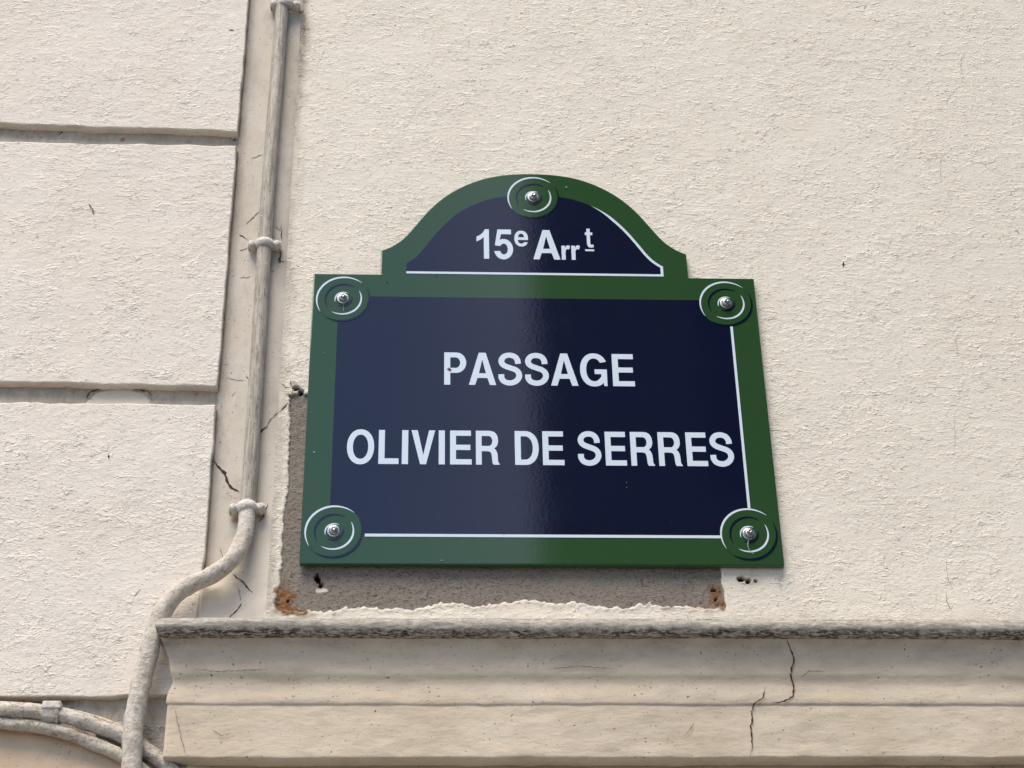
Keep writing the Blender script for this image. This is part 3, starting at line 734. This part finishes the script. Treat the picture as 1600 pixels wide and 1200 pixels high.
# ------------------------------------------------------------------ cables at the lower left
def cable(name, pts, r, label, mat, seed, base_y, wob=.16):
    root = empty(name, (pts[0][0], base_y, pts[0][2]))
    return root
grp = 'cables clipped along the wall at lower left'
c1 = [P3(px, py, y) for px, py, y in ((-260, 1098, -.032), (-80, 1101, -.032), (0, 1108, -.032), (40, 1111, -.032), (75, 1116, -.031), (110, 1122, -.030), (150, 1134, -.028), (185, 1148, -.024), (212, 1162, -.022), (240, 1180, -.020), (262, 1198, -.02), (290, 1225, -.018))]
o = link('cable', tube(c1, .0098, 20, .18, 5), M_CABLE, None, True)
tag(o, 'upper thick paint-coated cable under the lowest cream block, the one held by the clip', 'cable', grp)
c2 = [P3(px, py, y) for px, py, y in ((-260, 1122, -.028), (-80, 1124, -.028), (0, 1130, -.028), (45, 1134, -.028), (80, 1140, -.028), (110, 1148, -.027), (150, 1163, -.025), (190, 1181, -.024), (225, 1206, -.022), (250, 1235, -.02))]
o = link('cable', tube(c2, .0085, 20, .20, 6), M_CABLE2, None, True)
tag(o, 'lower yellowed cable just above the tan block', 'cable', grp)
c3 = [P3(px, py, y) for px, py, y in ((-260, 1092, -.022), (0, 1100, -.022), (60, 1104, -.022), (110, 1112, -.021), (150, 1122, -.020), (185, 1135, -.018), (215, 1150, -.016), (232, 1163, -.014))]
o = link('cable', tube(c3, .0038, 12, .15, 7), M_CABLE, None, True)
tag(o, 'thin pale wire lying along the top of the upper thick cable', 'cable', grp)
def prism(loops, y0, y1):
    """loops in (x, z), first outer then holes; front face at y0 (towards the viewer), back open at y1"""
    vv = []; F = []
    tri = geometry.tessellate_polygon([[Vector((x, z, 0)) for x, z in lp] for lp in loops])
    for lp in loops: vv += [(x, y0, z) for x, z in lp]
    n = len(vv)
    for t in tri:
        a, b, c = [vv[i] for i in t]
        cr = (b[0]-a[0])*(c[2]-a[2])-(b[2]-a[2])*(c[0]-a[0])
        F.append(tuple(t) if cr > 0 else tuple(t)[::-1])
    V = vv + [(x, y1, z) for x, _, z in vv]; s = 0
    for lp in loops:
        m = len(lp)
        for j in range(m):
            a, b = s+j, s+(j+1) % m
            F.append((a, b, b+n, a+n))
        s += m
    return V, F
# clip round the upper cables
cx_, _, cz_ = P3(80, 1116, -.032)
V, F = [], []
sec = [(.0125, -.012), (.0135, .004), (.0120, .0100), (.006, .0128), (-.002, .0126), (-.009, .0112), (-.0135, .007), (-.0165, -.012)]
sec = [(z, d) for z, d in sec]
for i, x_ in enumerate((-.0115, -.0105, -.005, .005, .0105, .0115)):
    sh = .90 if i in (0, 5) else 1.0
    for z_, d in sec: V.append((cx_+x_, -.030-d*sh, cz_+.002+z_*sh-.10*x_))
m = len(sec)
for i in range(1, 6):
    for j in range(m-1): F.append(((i-1)*m+j, (i-1)*m+j+1, i*m+j+1, i*m+j))
F.append(tuple(range(m))); F.append(tuple(range(5*m, 6*m))[::-1])
o = link('cable_clip', mesh(V, F), M_CABLE, None, True)
bv = o.modifiers.new('b', 'BEVEL'); bv.width = .0012; bv.segments = 2; bv.limit_method = 'ANGLE'
tag(o, 'square paint-covered clip holding the thick cables to the wall', 'clip')
# pale tab on top of the clip
x0_, z0_ = W(80, 1099, -.046)
v, f = quadbox(x0_-.0125, x0_+.0125, -.0445, -.028, z0_-.0058, z0_+.0048)
tb_ = link('tab', mesh(v, f), M_CLAMP, o); bv = tb_.modifiers.new('b', 'BEVEL'); bv.width = .0018; bv.segments = 3

# ------------------------------------------------------------------ the sign
SCX = (W(490, 427)[0]+W(1178, 435)[0])/2
ZB, ZM = CZ+1.1055, CZ+1.6104
HW = .3500
sign = empty('street_sign', (SCX, YS, ZB))
tag(sign, 'arched blue enamel street name sign with green border and white lettering bolted to the wall', 'sign')
def mir(half):           # half outline for x < 0, from bottom to top; returns full polyline left -> right
    return half + [(-x, z) for x, z in half[::-1]]
arcL = [(-.2447, 1.6568), (-.2365, 1.6603), (-.2262, 1.6665), (-.2135, 1.6770), (-.2030, 1.6895), (-.1900, 1.7085), (-.1805, 1.7225), (-.1700, 1.7372), (-.1580, 1.7515), (-.1440, 1.7655), (-.1300, 1.7768), (-.1150, 1.7868), (-.0990, 1.7955), (-.0820, 1.8028), (-.0650, 1.8080), (-.0440, 1.8122), (-.0220, 1.8143), (0, 1.8150)]
arcL = [tuple(p) for p in catmull(arcL, 4)]
top = [(x, z) for x, z in arcL] + [(-x, z) for x, z in arcL[::-1][1:]]
outline = [(-HW, 1.1055), (-HW, 1.6104), (-.2450, 1.6104)] + top + [(.2450, 1.6104), (HW, 1.6104), (HW, 1.1055)]
def place(lp, z0=CZ, cx=None): return [(x+SCX, z+z0) for x, z in lp]
pl = place(outline)[::-1]
# plate: front face, rolled edge, side wall
def inset(lp, d):
    n = len(lp); out = []
    for i in range(n):
        a, b, c = np.array(lp[i-1]), np.array(lp[i]), np.array(lp[(i+1) % n])
        t1 = (b-a)/max(1e-9, np.linalg.norm(b-a)); t2 = (c-b)/max(1e-9, np.linalg.norm(c-b))
        n1 = np.array([-t1[1], t1[0]]); n2 = np.array([-t2[1], t2[0]]); nn = n1+n2; k = max(.35, float(nn@nn)/2)
        out.append(tuple(b+nn/k*d))
    return out
area = sum(a[0]*b[1]-b[0]*a[1] for a, b in zip(pl, pl[1:]+pl[:1]))
sg = 1 if area > 0 else -1
rings = [(inset(pl, sg*.0016), YS), (inset(pl, sg*.0009), YS+.0002), (inset(pl, sg*.0004), YS+.0006), (inset(pl, sg*.0001), YS+.0012), (pl, YS+.0018), (pl, YS+.0095)]
V, F = [], []; n = len(pl)
for lp, y in rings: V += [(x, y, z) for x, z in lp]
tri = geometry.tessellate_polygon([[Vector((x, z, 0)) for x, z in rings[0][0]]])
for t in tri:
    a, b, c = [V[i] for i in t]; cr = (b[0]-a[0])*(c[2]-a[2])-(b[2]-a[2])*(c[0]-a[0])
    F.append(tuple(t) if cr > 0 else tuple(t)[::-1])
for k in range(len(rings)-1):
    for j in range(n):
        a, b = k*n+j, k*n+(j+1) % n
        F.append((a, b, b+n, a+n) if sg < 0 else (a, a+n, b+n, b))
me = mesh(V, F)
me.materials.append(M_GREEN)
o = link('plate', me, M_EDGE, sign)
for i_, p_ in enumerate(me.polygons): p_.material_index = 1 if i_ >= len(tri)+n*2 else 0
me.polygons.foreach_set('use_smooth', [len(p.vertices) == 4 and i < len(tri)+n*4 for i, p in enumerate(me.polygons)])
o['label'] = 'green enamel plate with arched top and rolled edge'
Y1, Y2, Y3 = YS-.0003, YS-.0006, YS-.0009
def sheet(name, loops, yf, mat, parent, label=None, z0=CZ):
    L = []
    for k, lp in enumerate(loops):
        L.append([(x+SCX, z+z0) for x, z in lp])
    o = link(name, mesh(*prism(L, yf, YS+.0002)), mat, parent)
    if label: o['label'] = label
    return o
inx, ibz, itz = .3095, 1.1522, 1.5672
sheet('name_panel', [[(-inx, ibz), (inx-.0035, ibz), (inx-.0035, itz), (-inx, itz)]], Y1, M_BLUE, sign, 'dark blue main panel')
inL = [(-.2040, 1.6315), (-.1985, 1.6355), (-.1890, 1.6440), (-.1800, 1.6555), (-.1700, 1.6712), (-.1590, 1.6880), (-.1480, 1.7032), (-.1373, 1.7160), (-.1250, 1.7290), (-.1124, 1.7390), (-.0980, 1.7482), (-.0830, 1.7558), (-.0690, 1.7612), (-.0549, 1.7650), (-.0300, 1.7690), (0, 1.7702)]
inL = [tuple(p) for p in catmull(inL, 4)]
tp = inL + [(-x, z) for x, z in inL[::-1][1:]]
sheet('district_panel', [[(-.2040, 1.6145), (-.2040, 1.6315)] + tp[1:-1] + [(.2030, 1.6315), (.2030, 1.6145)]][0:1], Y1, M_BLUE, sign, 'dark blue arched top panel')
LWd = .0040
sheet('border_line', [[(-.2578, ibz-.0035), (.2605, ibz-.0035), (.2605, ibz+.0010), (-.2578, ibz+.0010)]], Y2, M_WHITE, sign, 'thin white line under the main panel')
sheet('border_line', [[(inx-.0052, 1.1980), (inx-.0012, 1.1980), (inx-.0012, 1.5180), (inx-.0052, 1.5180)]], Y2, M_WHITE, sign, 'thin white upright line at the right of the main panel')
# white line under and right of the arched panel (one piece)
ri = [(x, z) for x, z in [(-q[0], q[1]) for q in inL] if .094 < x]
ri = sorted(ri, key=lambda p: p[0])
inner = []
for k, p in enumerate(ri):
    a, b = np.array(ri[max(0, k-1)]), np.array(ri[min(len(ri)-1, k+1)]); t = (b-a)/np.linalg.norm(b-a)
    wv_ = .0042*min(1, k/10); inner.append((p[0]+t[1]*wv_, p[1]-t[0]*wv_))
loop = ri + [(.2052, 1.6310), (.2052, 1.6118), (-.2040, 1.6118), (-.2040, 1.6158), (.2008, 1.6158), (.2008, 1.6292)] + inner[::-1][2:]
sheet('border_line', [loop], Y2, M_WHITE, sign, 'white line under the arched panel rising along its right edge')

# rosettes: green disc with drawn crescent arcs
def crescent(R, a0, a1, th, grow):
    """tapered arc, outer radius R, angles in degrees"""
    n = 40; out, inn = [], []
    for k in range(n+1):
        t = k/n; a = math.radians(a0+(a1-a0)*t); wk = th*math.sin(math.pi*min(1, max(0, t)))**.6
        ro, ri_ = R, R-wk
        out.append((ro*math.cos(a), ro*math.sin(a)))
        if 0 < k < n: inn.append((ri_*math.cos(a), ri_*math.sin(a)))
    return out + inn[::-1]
ROS = [(-.3022, 1.5616, 'top left corner'), (.0006, 1.7648, 'top of the arch'), (.3010, 1.5610, 'top right corner'), (-.3028, 1.1564, 'bottom left corner'), (.3022, 1.1556, 'bottom right corner')]
RR = .0422
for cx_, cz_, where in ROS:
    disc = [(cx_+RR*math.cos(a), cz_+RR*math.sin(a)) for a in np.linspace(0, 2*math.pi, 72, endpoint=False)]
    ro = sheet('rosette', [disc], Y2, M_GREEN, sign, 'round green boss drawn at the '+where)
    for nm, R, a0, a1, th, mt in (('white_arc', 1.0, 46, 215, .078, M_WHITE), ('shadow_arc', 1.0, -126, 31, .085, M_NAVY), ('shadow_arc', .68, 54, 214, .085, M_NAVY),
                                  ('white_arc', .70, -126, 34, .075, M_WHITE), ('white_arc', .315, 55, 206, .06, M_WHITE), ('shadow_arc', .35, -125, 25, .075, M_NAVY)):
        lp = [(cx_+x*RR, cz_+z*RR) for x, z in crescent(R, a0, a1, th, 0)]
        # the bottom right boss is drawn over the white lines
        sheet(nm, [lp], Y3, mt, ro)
    # bolt: washer, domed nut and threaded end, turned as one lathe shape
    def lathe(prof, S=28, hexn=False):
        V, F = [], []
        for i, (r, d) in enumerate(prof):
            for j in range(S):
                a = 2*math.pi*j/S
                V.append((SCX+cx_+r*math.cos(a), YS-d, CZ+cz_+r*math.sin(a)))
            if i:
                for j in range(S): F.append(((i-1)*S+j, i*S+j, i*S+(j+1) % S, (i-1)*S+(j+1) % S))
        return mesh(V, [f[::-1] for f in F])
    bo = link('bolt', lathe([(.0060, .002), (.0066, .0022), (.0068, .0040), (.0060, .0060), (.0048, .0066), (.0040, .0068), (.0036, .0070), (.0033, .0074), (.0033, .0112), (.0029, .0117), (.0014, .0117), (.0012, .0112), (.0001, .0112)]), M_STEEL, sign, True)
    bo['label'] = 'steel bolt at the '+where
    link('washer', lathe([(.0001, .0012), (.0094, .0010), (.0098, .0014), (.0098, .0019), (.0092, .0024), (.0080, .0026), (.0060, .0026)]), M_STEEL, bo, True)

# ------------------------------------------------------------------ lettering
def arc(cx, cy, rx, ry, a0, a1, n=20):
    return [(cx+rx*math.cos(math.radians(a0+(a1-a0)*k/n)), cy+ry*math.sin(math.radians(a0+(a1-a0)*k/n))) for k in range(n+1)]
def sup(cx, cy, rx, ry, a0, a1, n=28, e=2.25):
    o = []
    for k in range(n+1):
        a = math.radians(a0+(a1-a0)*k/n); c, s = math.cos(a), math.sin(a)
        o.append((cx+rx*abs(c)**(2/e)*(1 if c >= 0 else -1), cy+ry*abs(s)**(2/e)*(1 if s >= 0 else -1)))
    return o
def stroke(pts, th, n=10):
    c = catmull(pts, n); L, R = [], []
    for k, p in enumerate(c):
        t = c[min(len(c)-1, k+1)]-c[max(0, k-1)]; t = t/np.linalg.norm(t); nn = np.array([-t[1], t[0]])
        w_ = th(k/(len(c)-1)) if callable(th) else th
        L.append(tuple(p+nn*w_/2)); R.append(tuple(p-nn*w_/2))
    return L + R[::-1]
s = .165; t = .155
def glyphs():
    G = {}
    G['I'] = (s, [[(0, 0), (s, 0), (s, 1), (0, 1)]])
    G['L'] = (.55, [[(0, 0), (.55, 0), (.55, t+.01), (s, t+.01), (s, 1), (0, 1)]])
    G['E'] = (.60, [[(0, 0), (.60, 0), (.60, t), (s, t), (s, .425), (.565, .425), (.565, .425+t), (s, .425+t), (s, 1-t), (.585, 1-t), (.585, 1), (0, 1)]])
    G['P'] = (.60, [[(0, 0), (s, 0), (s, .365), (.33, .365)] + arc(.33, .6825, .27, .3175, -90, 90, 18) + [(0, 1)],
                    [(s, .365+t), (s, 1-t), (.31, 1-t)] + arc(.31, .6825, .125, .1625, 90, -90, 14)])
    G['R'] = (.68, [[(0, 0), (s, 0), (s, .395), (.33, .395)] + [tuple(p) for p in catmull([(.33, .395), (.415, .37), (.45, .29), (.465, .15), (.475, .06), (.505, 0)], 6)][1:] +
                    [(.68, 0), (.68, .03)] + [tuple(p) for p in catmull([(.655, .05), (.635, .11), (.63, .22), (.615, .34), (.575, .43), (.525, .475)], 5)] + [tuple(p) for p in catmull([(.525, .475), (.595, .54), (.635, .63), (.64, .72), (.625, .83), (.57, .93), (.48, .985), (.38, 1.0)], 5)][1:] + [(0, 1)],
                    [(s, .395+t), (s, 1-t), (.37, 1-t)] + arc(.37, .6975, .105, .1475, 90, -90, 14)])
    G['D'] = (.66, [[(0, 0), (.28, 0)] + sup(.28, .5, .38, .5, -90, 90, 24, 2.2) + [(0, 1)],
                    [(s, t), (s, 1-t), (.27, 1-t)] + sup(.27, .5, .225, .345, 90, -90, 20, 2.2)])
    G['O'] = (.78, [sup(.39, .5, .39, .515, 0, 352, 46, 2.15), sup(.39, .5, .22, .355, 0, -352, 40, 2.15)])
    G['V'] = (.68, [[(0, 1), (.255, 0), (.425, 0), (.68, 1), (.505, 1), (.343, .27), (.180, 1)]])
    G['A'] = (.74, [[(0, 0), (.170, 0), (.235, .215), (.505, .215), (.570, 0), (.740, 0), (.465, 1), (.275, 1)], [(.275, .36), (.368, .79), (.465, .36)]])
    sp = stroke([(.545, .665), (.53, .78), (.455, .89), (.315, .932), (.175, .895), (.095, .785), (.105, .675), (.185, .595), (.33, .535), (.475, .475), (.555, .385), (.565, .255), (.48, .125), (.325, .068), (.165, .11), (.09, .215), (.082, .335)], lambda u: .160, 5)
    G['S'] = (.65, [sp])
    G['G'] = (.74, [sup(.385, .5, .385, .515, 28, 305, 46, 2.15) + [(.635, .11), (.655, 0), (.74, 0), (.74, .515), (.40, .515), (.40, .37), (.585, .37), (.58, .29)] + sup(.385, .5, .215, .355, 317, 37, 36, 2.15)[1:]])
    G['1'] = (.44, [[(.255, 0), (.44, 0), (.44, 1), (.30, 1)] + [tuple(p) for p in catmull([(.30, 1), (.22, .885), (.12, .80), (0, .745)], 5)][1:] + [(0, .58), (.13, .635), (.255, .735)]])
    G['5'] = (.65, [[(.59, 1), (.125, 1), (.03, .455), (.185, .435)] + arc(.335, .335, .135, .185, 140, -168, 26) + [(0, .27)] + arc(.325, .33, .325, .345, 193, 480, 40) + [(.155, .62), (.245, .84), (.59, .84)]])
    G['5'] = (.65, [[(.59, 1), (.125, 1), (.03, .455), (.185, .435)] + arc(.335, .335, .135, .185, 140, -158, 26) + [(.0, .26)] + arc(.325, .33, .325, .345, 196, 478, 40)[1:] + [(.20, .66), (.245, .84), (.59, .84)]])
    G['e'] = (.90, [[(.90, .41), (.235, .41)] + arc(.455, .40, .225, .24, 180, 325, 16) + [(.885, .26)] + arc(.45, .5, .45, .52, 332, 351, 3)[0:0] + [tuple(p) for p in catmull([(.885, .26), (.78, .09), (.62, .0), (.45, -.02), (.24, .03), (.07, .2), (0, .48), (.06, .78), (.23, .97), (.45, 1.02), (.68, .97), (.84, .80), (.90, .58), (.90, .41)], 6)][1:-1],
                    [(.245, .585), (.29, .74), (.36, .81), (.45, .83), (.54, .81), (.61, .74), (.655, .585)]])
    G['r'] = (.62, [[(0, 0), (.285, 0), (.285, .45)] + [tuple(p) for p in catmull([(.285, .45), (.30, .62), (.37, .73), (.47, .755), (.555, .725)], 4)][1:] + [(.62, .97), (.55, 1.01), (.44, 1.02), (.34, .97), (.265, .84), (.265, .99), (0, .99)]])
    G['t'] = (.47, [[(.0, .66), (.0, .80), (.095, .80), (.095, 1), (.285, 1), (.285, .80), (.42, .80), (.42, .66), (.285, .66), (.285, .23)] + [tuple(p) for p in catmull([(.285, .23), (.30, .165), (.36, .15), (.45, .165)], 4)][1:] + [(.47, .02), (.36, -.005), (.24, .0), (.15, .05), (.105, .15), (.095, .30), (.095, .66)]])
    return G
G = glyphs()
def letters(name, spec, label):
    """spec: (glyph, left pixel (x,y), right pixel (x,y), z bottom, z top)"""
    V, F = [], []
    for g, l, r, zb_, zt_ in spec:
        wd, loops = G[g]; x0 = W(*l)[0]; x1 = W(*r)[0]
        if g in 'OSG5': k_ = 1
        LL = [[(x0+(x1-x0)*x/wd, zb_+(zt_-zb_)*z) for x, z in lp] for lp in loops]
        v, f = prism(LL, Y2, YS+.0002); n = len(V); V += v; F += [tuple(i+n for i in q) for q in f]
    return tag(link(name, mesh(V, F), M_WHITE, sign), label)
def zz(px, py): return W(px, py)[1]
def A_(sx, sy, k): return lambda x, y: (sx+x/k, sy+y/k)
a = A_(680, 530, 4.848)
b0_, t0_ = (zz(*a(90, 345))+zz(*a(1420, 358)))/2, (zz(*a(90, 101))+zz(*a(1420, 115)))/2
letters('lettering', [('P', a(68, 225), a(235, 180), b0_, t0_), ('A', a(255, 347), a(462, 347), b0_, t0_), ('S', a(477, 225), a(657, 225), b0_, t0_), ('S', a(679, 226), a(859, 226), b0_, t0_),
                      ('A', a(878, 352), a(1086, 352), b0_, t0_), ('G', a(1097, 230), a(1305, 340), b0_, t0_), ('E', a(1348, 357), a(1514, 357), b0_, t0_)], 'white word PASSAGE')
a = A_(530, 655, 5.0)
bb = A_(830, 655, 4.848)
b1_, t1_ = (zz(*a(90*1, 350))+zz(*bb(1260, 356)))/2, (zz(*a(330, 87))+zz(*bb(1240, 100)))/2
letters('lettering', [('O', a(61, 215), a(273, 215), b1_, t1_), ('L', a(305, 350), a(463, 350), b1_, t1_), ('I', a(488, 350), a(537, 350), b1_, t1_), ('V', a(565, 88), a(750, 88), b1_, t1_),
                      ('I', a(777, 350), a(825, 350), b1_, t1_), ('E', a(866, 350), a(1035, 350), b1_, t1_), ('R', a(1069, 352), a(1254, 352), b1_, t1_)], 'white word OLIVIER')
letters('lettering', [('D', a(1375, 352), a(1558, 215), b1_, t1_), ('E', bb(90, 347), bb(253, 347), b1_, t1_)], 'white word DE')
letters('lettering', [('S', bb(352, 225), bb(529, 225), b1_, t1_), ('E', bb(567, 352), bb(727, 352), b1_, t1_), ('R', bb(760, 352), bb(938, 352), b1_, t1_), ('R', bb(971, 352), bb(1148, 352), b1_, t1_),
                      ('E', bb(1184, 354), bb(1342, 354), b1_, t1_), ('S', bb(1352, 230), bb(1531, 230), b1_, t1_)], 'white word SERRES')
a = A_(730, 345, 7.273)
bz, tz_ = (zz(*a(220, 435))+zz(*a(780, 438)))/2, (zz(*a(220, 106))+zz(*a(900, 100)))/2
letters('lettering', [('1', a(106, 270), a(250, 400), bz, tz_), ('5', a(305, 350), a(522, 350), bz, tz_), ('e', a(535, 205), a(690, 205), zz(*a(610, 290)), zz(*a(610, 119)))], 'white number 15 with a small raised e')
letters('lettering', [('A', a(751, 438), a(1060, 438), bz, tz_), ('r', a(1075, 430), a(1168, 300), bz, zz(*a(1110, 284))), ('r', a(1187, 430), a(1280, 300), bz, zz(*a(1220, 284))),
                      ('t', a(1336, 150), a(1438, 290), zz(*a(1390, 306)), zz(*a(1370, 92)))], 'white letters Arr with a small raised t')
x0_, x1_ = W(*a(1340, 336))[0], W(*a(1443, 336))[0]; zt2, zb2 = zz(*a(1390, 327)), zz(*a(1390, 347))
link('underline', mesh(*prism([[(x0_, zb2), (x1_, zb2), (x1_, zt2), (x0_, zt2)]], Y2, YS+.0002)), M_WHITE, sign)['label'] = 'short white bar under the raised t'

# blemishes on the enamel
def blob(name, px, py, rx, rz, mat, yf=YS-.0013, n=14, jag=.4, label=None, rot=0):
    cx_, cz_ = W(px, py); L = []
    for k in range(n):
        a_ = 2*math.pi*k/n; q = 1+random.uniform(-jag, jag); x_, z_ = rx*q*math.cos(a_), rz*q*math.sin(a_)
        L.append((cx_+x_*math.cos(rot)-z_*math.sin(rot), cz_+x_*math.sin(rot)+z_*math.cos(rot)))
    o = link(name, mesh(*prism([L], yf, YS+.0002)), mat, sign)
    if label: o['label'] = label
blob('dirt_speck', 702, 578, .0038, .0024, M_RUST, label='dark brown speck on the letter P', rot=-.6)
for px, py, r in ((596.5, 429.5, .0009), (605, 441, .0008), (682, 431.5, .0008)): blob('enamel_chip', px, py, r, r, M_DRIP if px < 600 else M_CRACK)
for px, py, r in ((506, 552, .0007), (491, 707, .0014), (486, 645, .0007), (885, 293, .0014), (979, 762, .0007), (979, 754, .0006), (787, 836, .0006), (690, 876, .0011)): blob('enamel_chip', px, py, r, r*.6, M_DRIP)
def run(px, pts, wd):
    C = [W(*p) for p in pts]; V, F = [], []
    for k, (x, z) in enumerate(C):
        ww = wd*random.uniform(.5, 1.2); V += [(x-ww, YS-.0014, z), (x+ww, YS-.0014, z)]
        if k: F.append((2*k-2, 2*k-1, 2*k+1, 2*k))
    link('drip_stain', mesh(V, F), M_DRIP, sign)
run(0, [(536.5, 475), (536.2, 480), (536.8, 486)], .0004)
run(0, [(1170, 843), (1168.5, 848), (1168, 853), (1170, 859), (1174, 864), (1177, 866)], .0008)
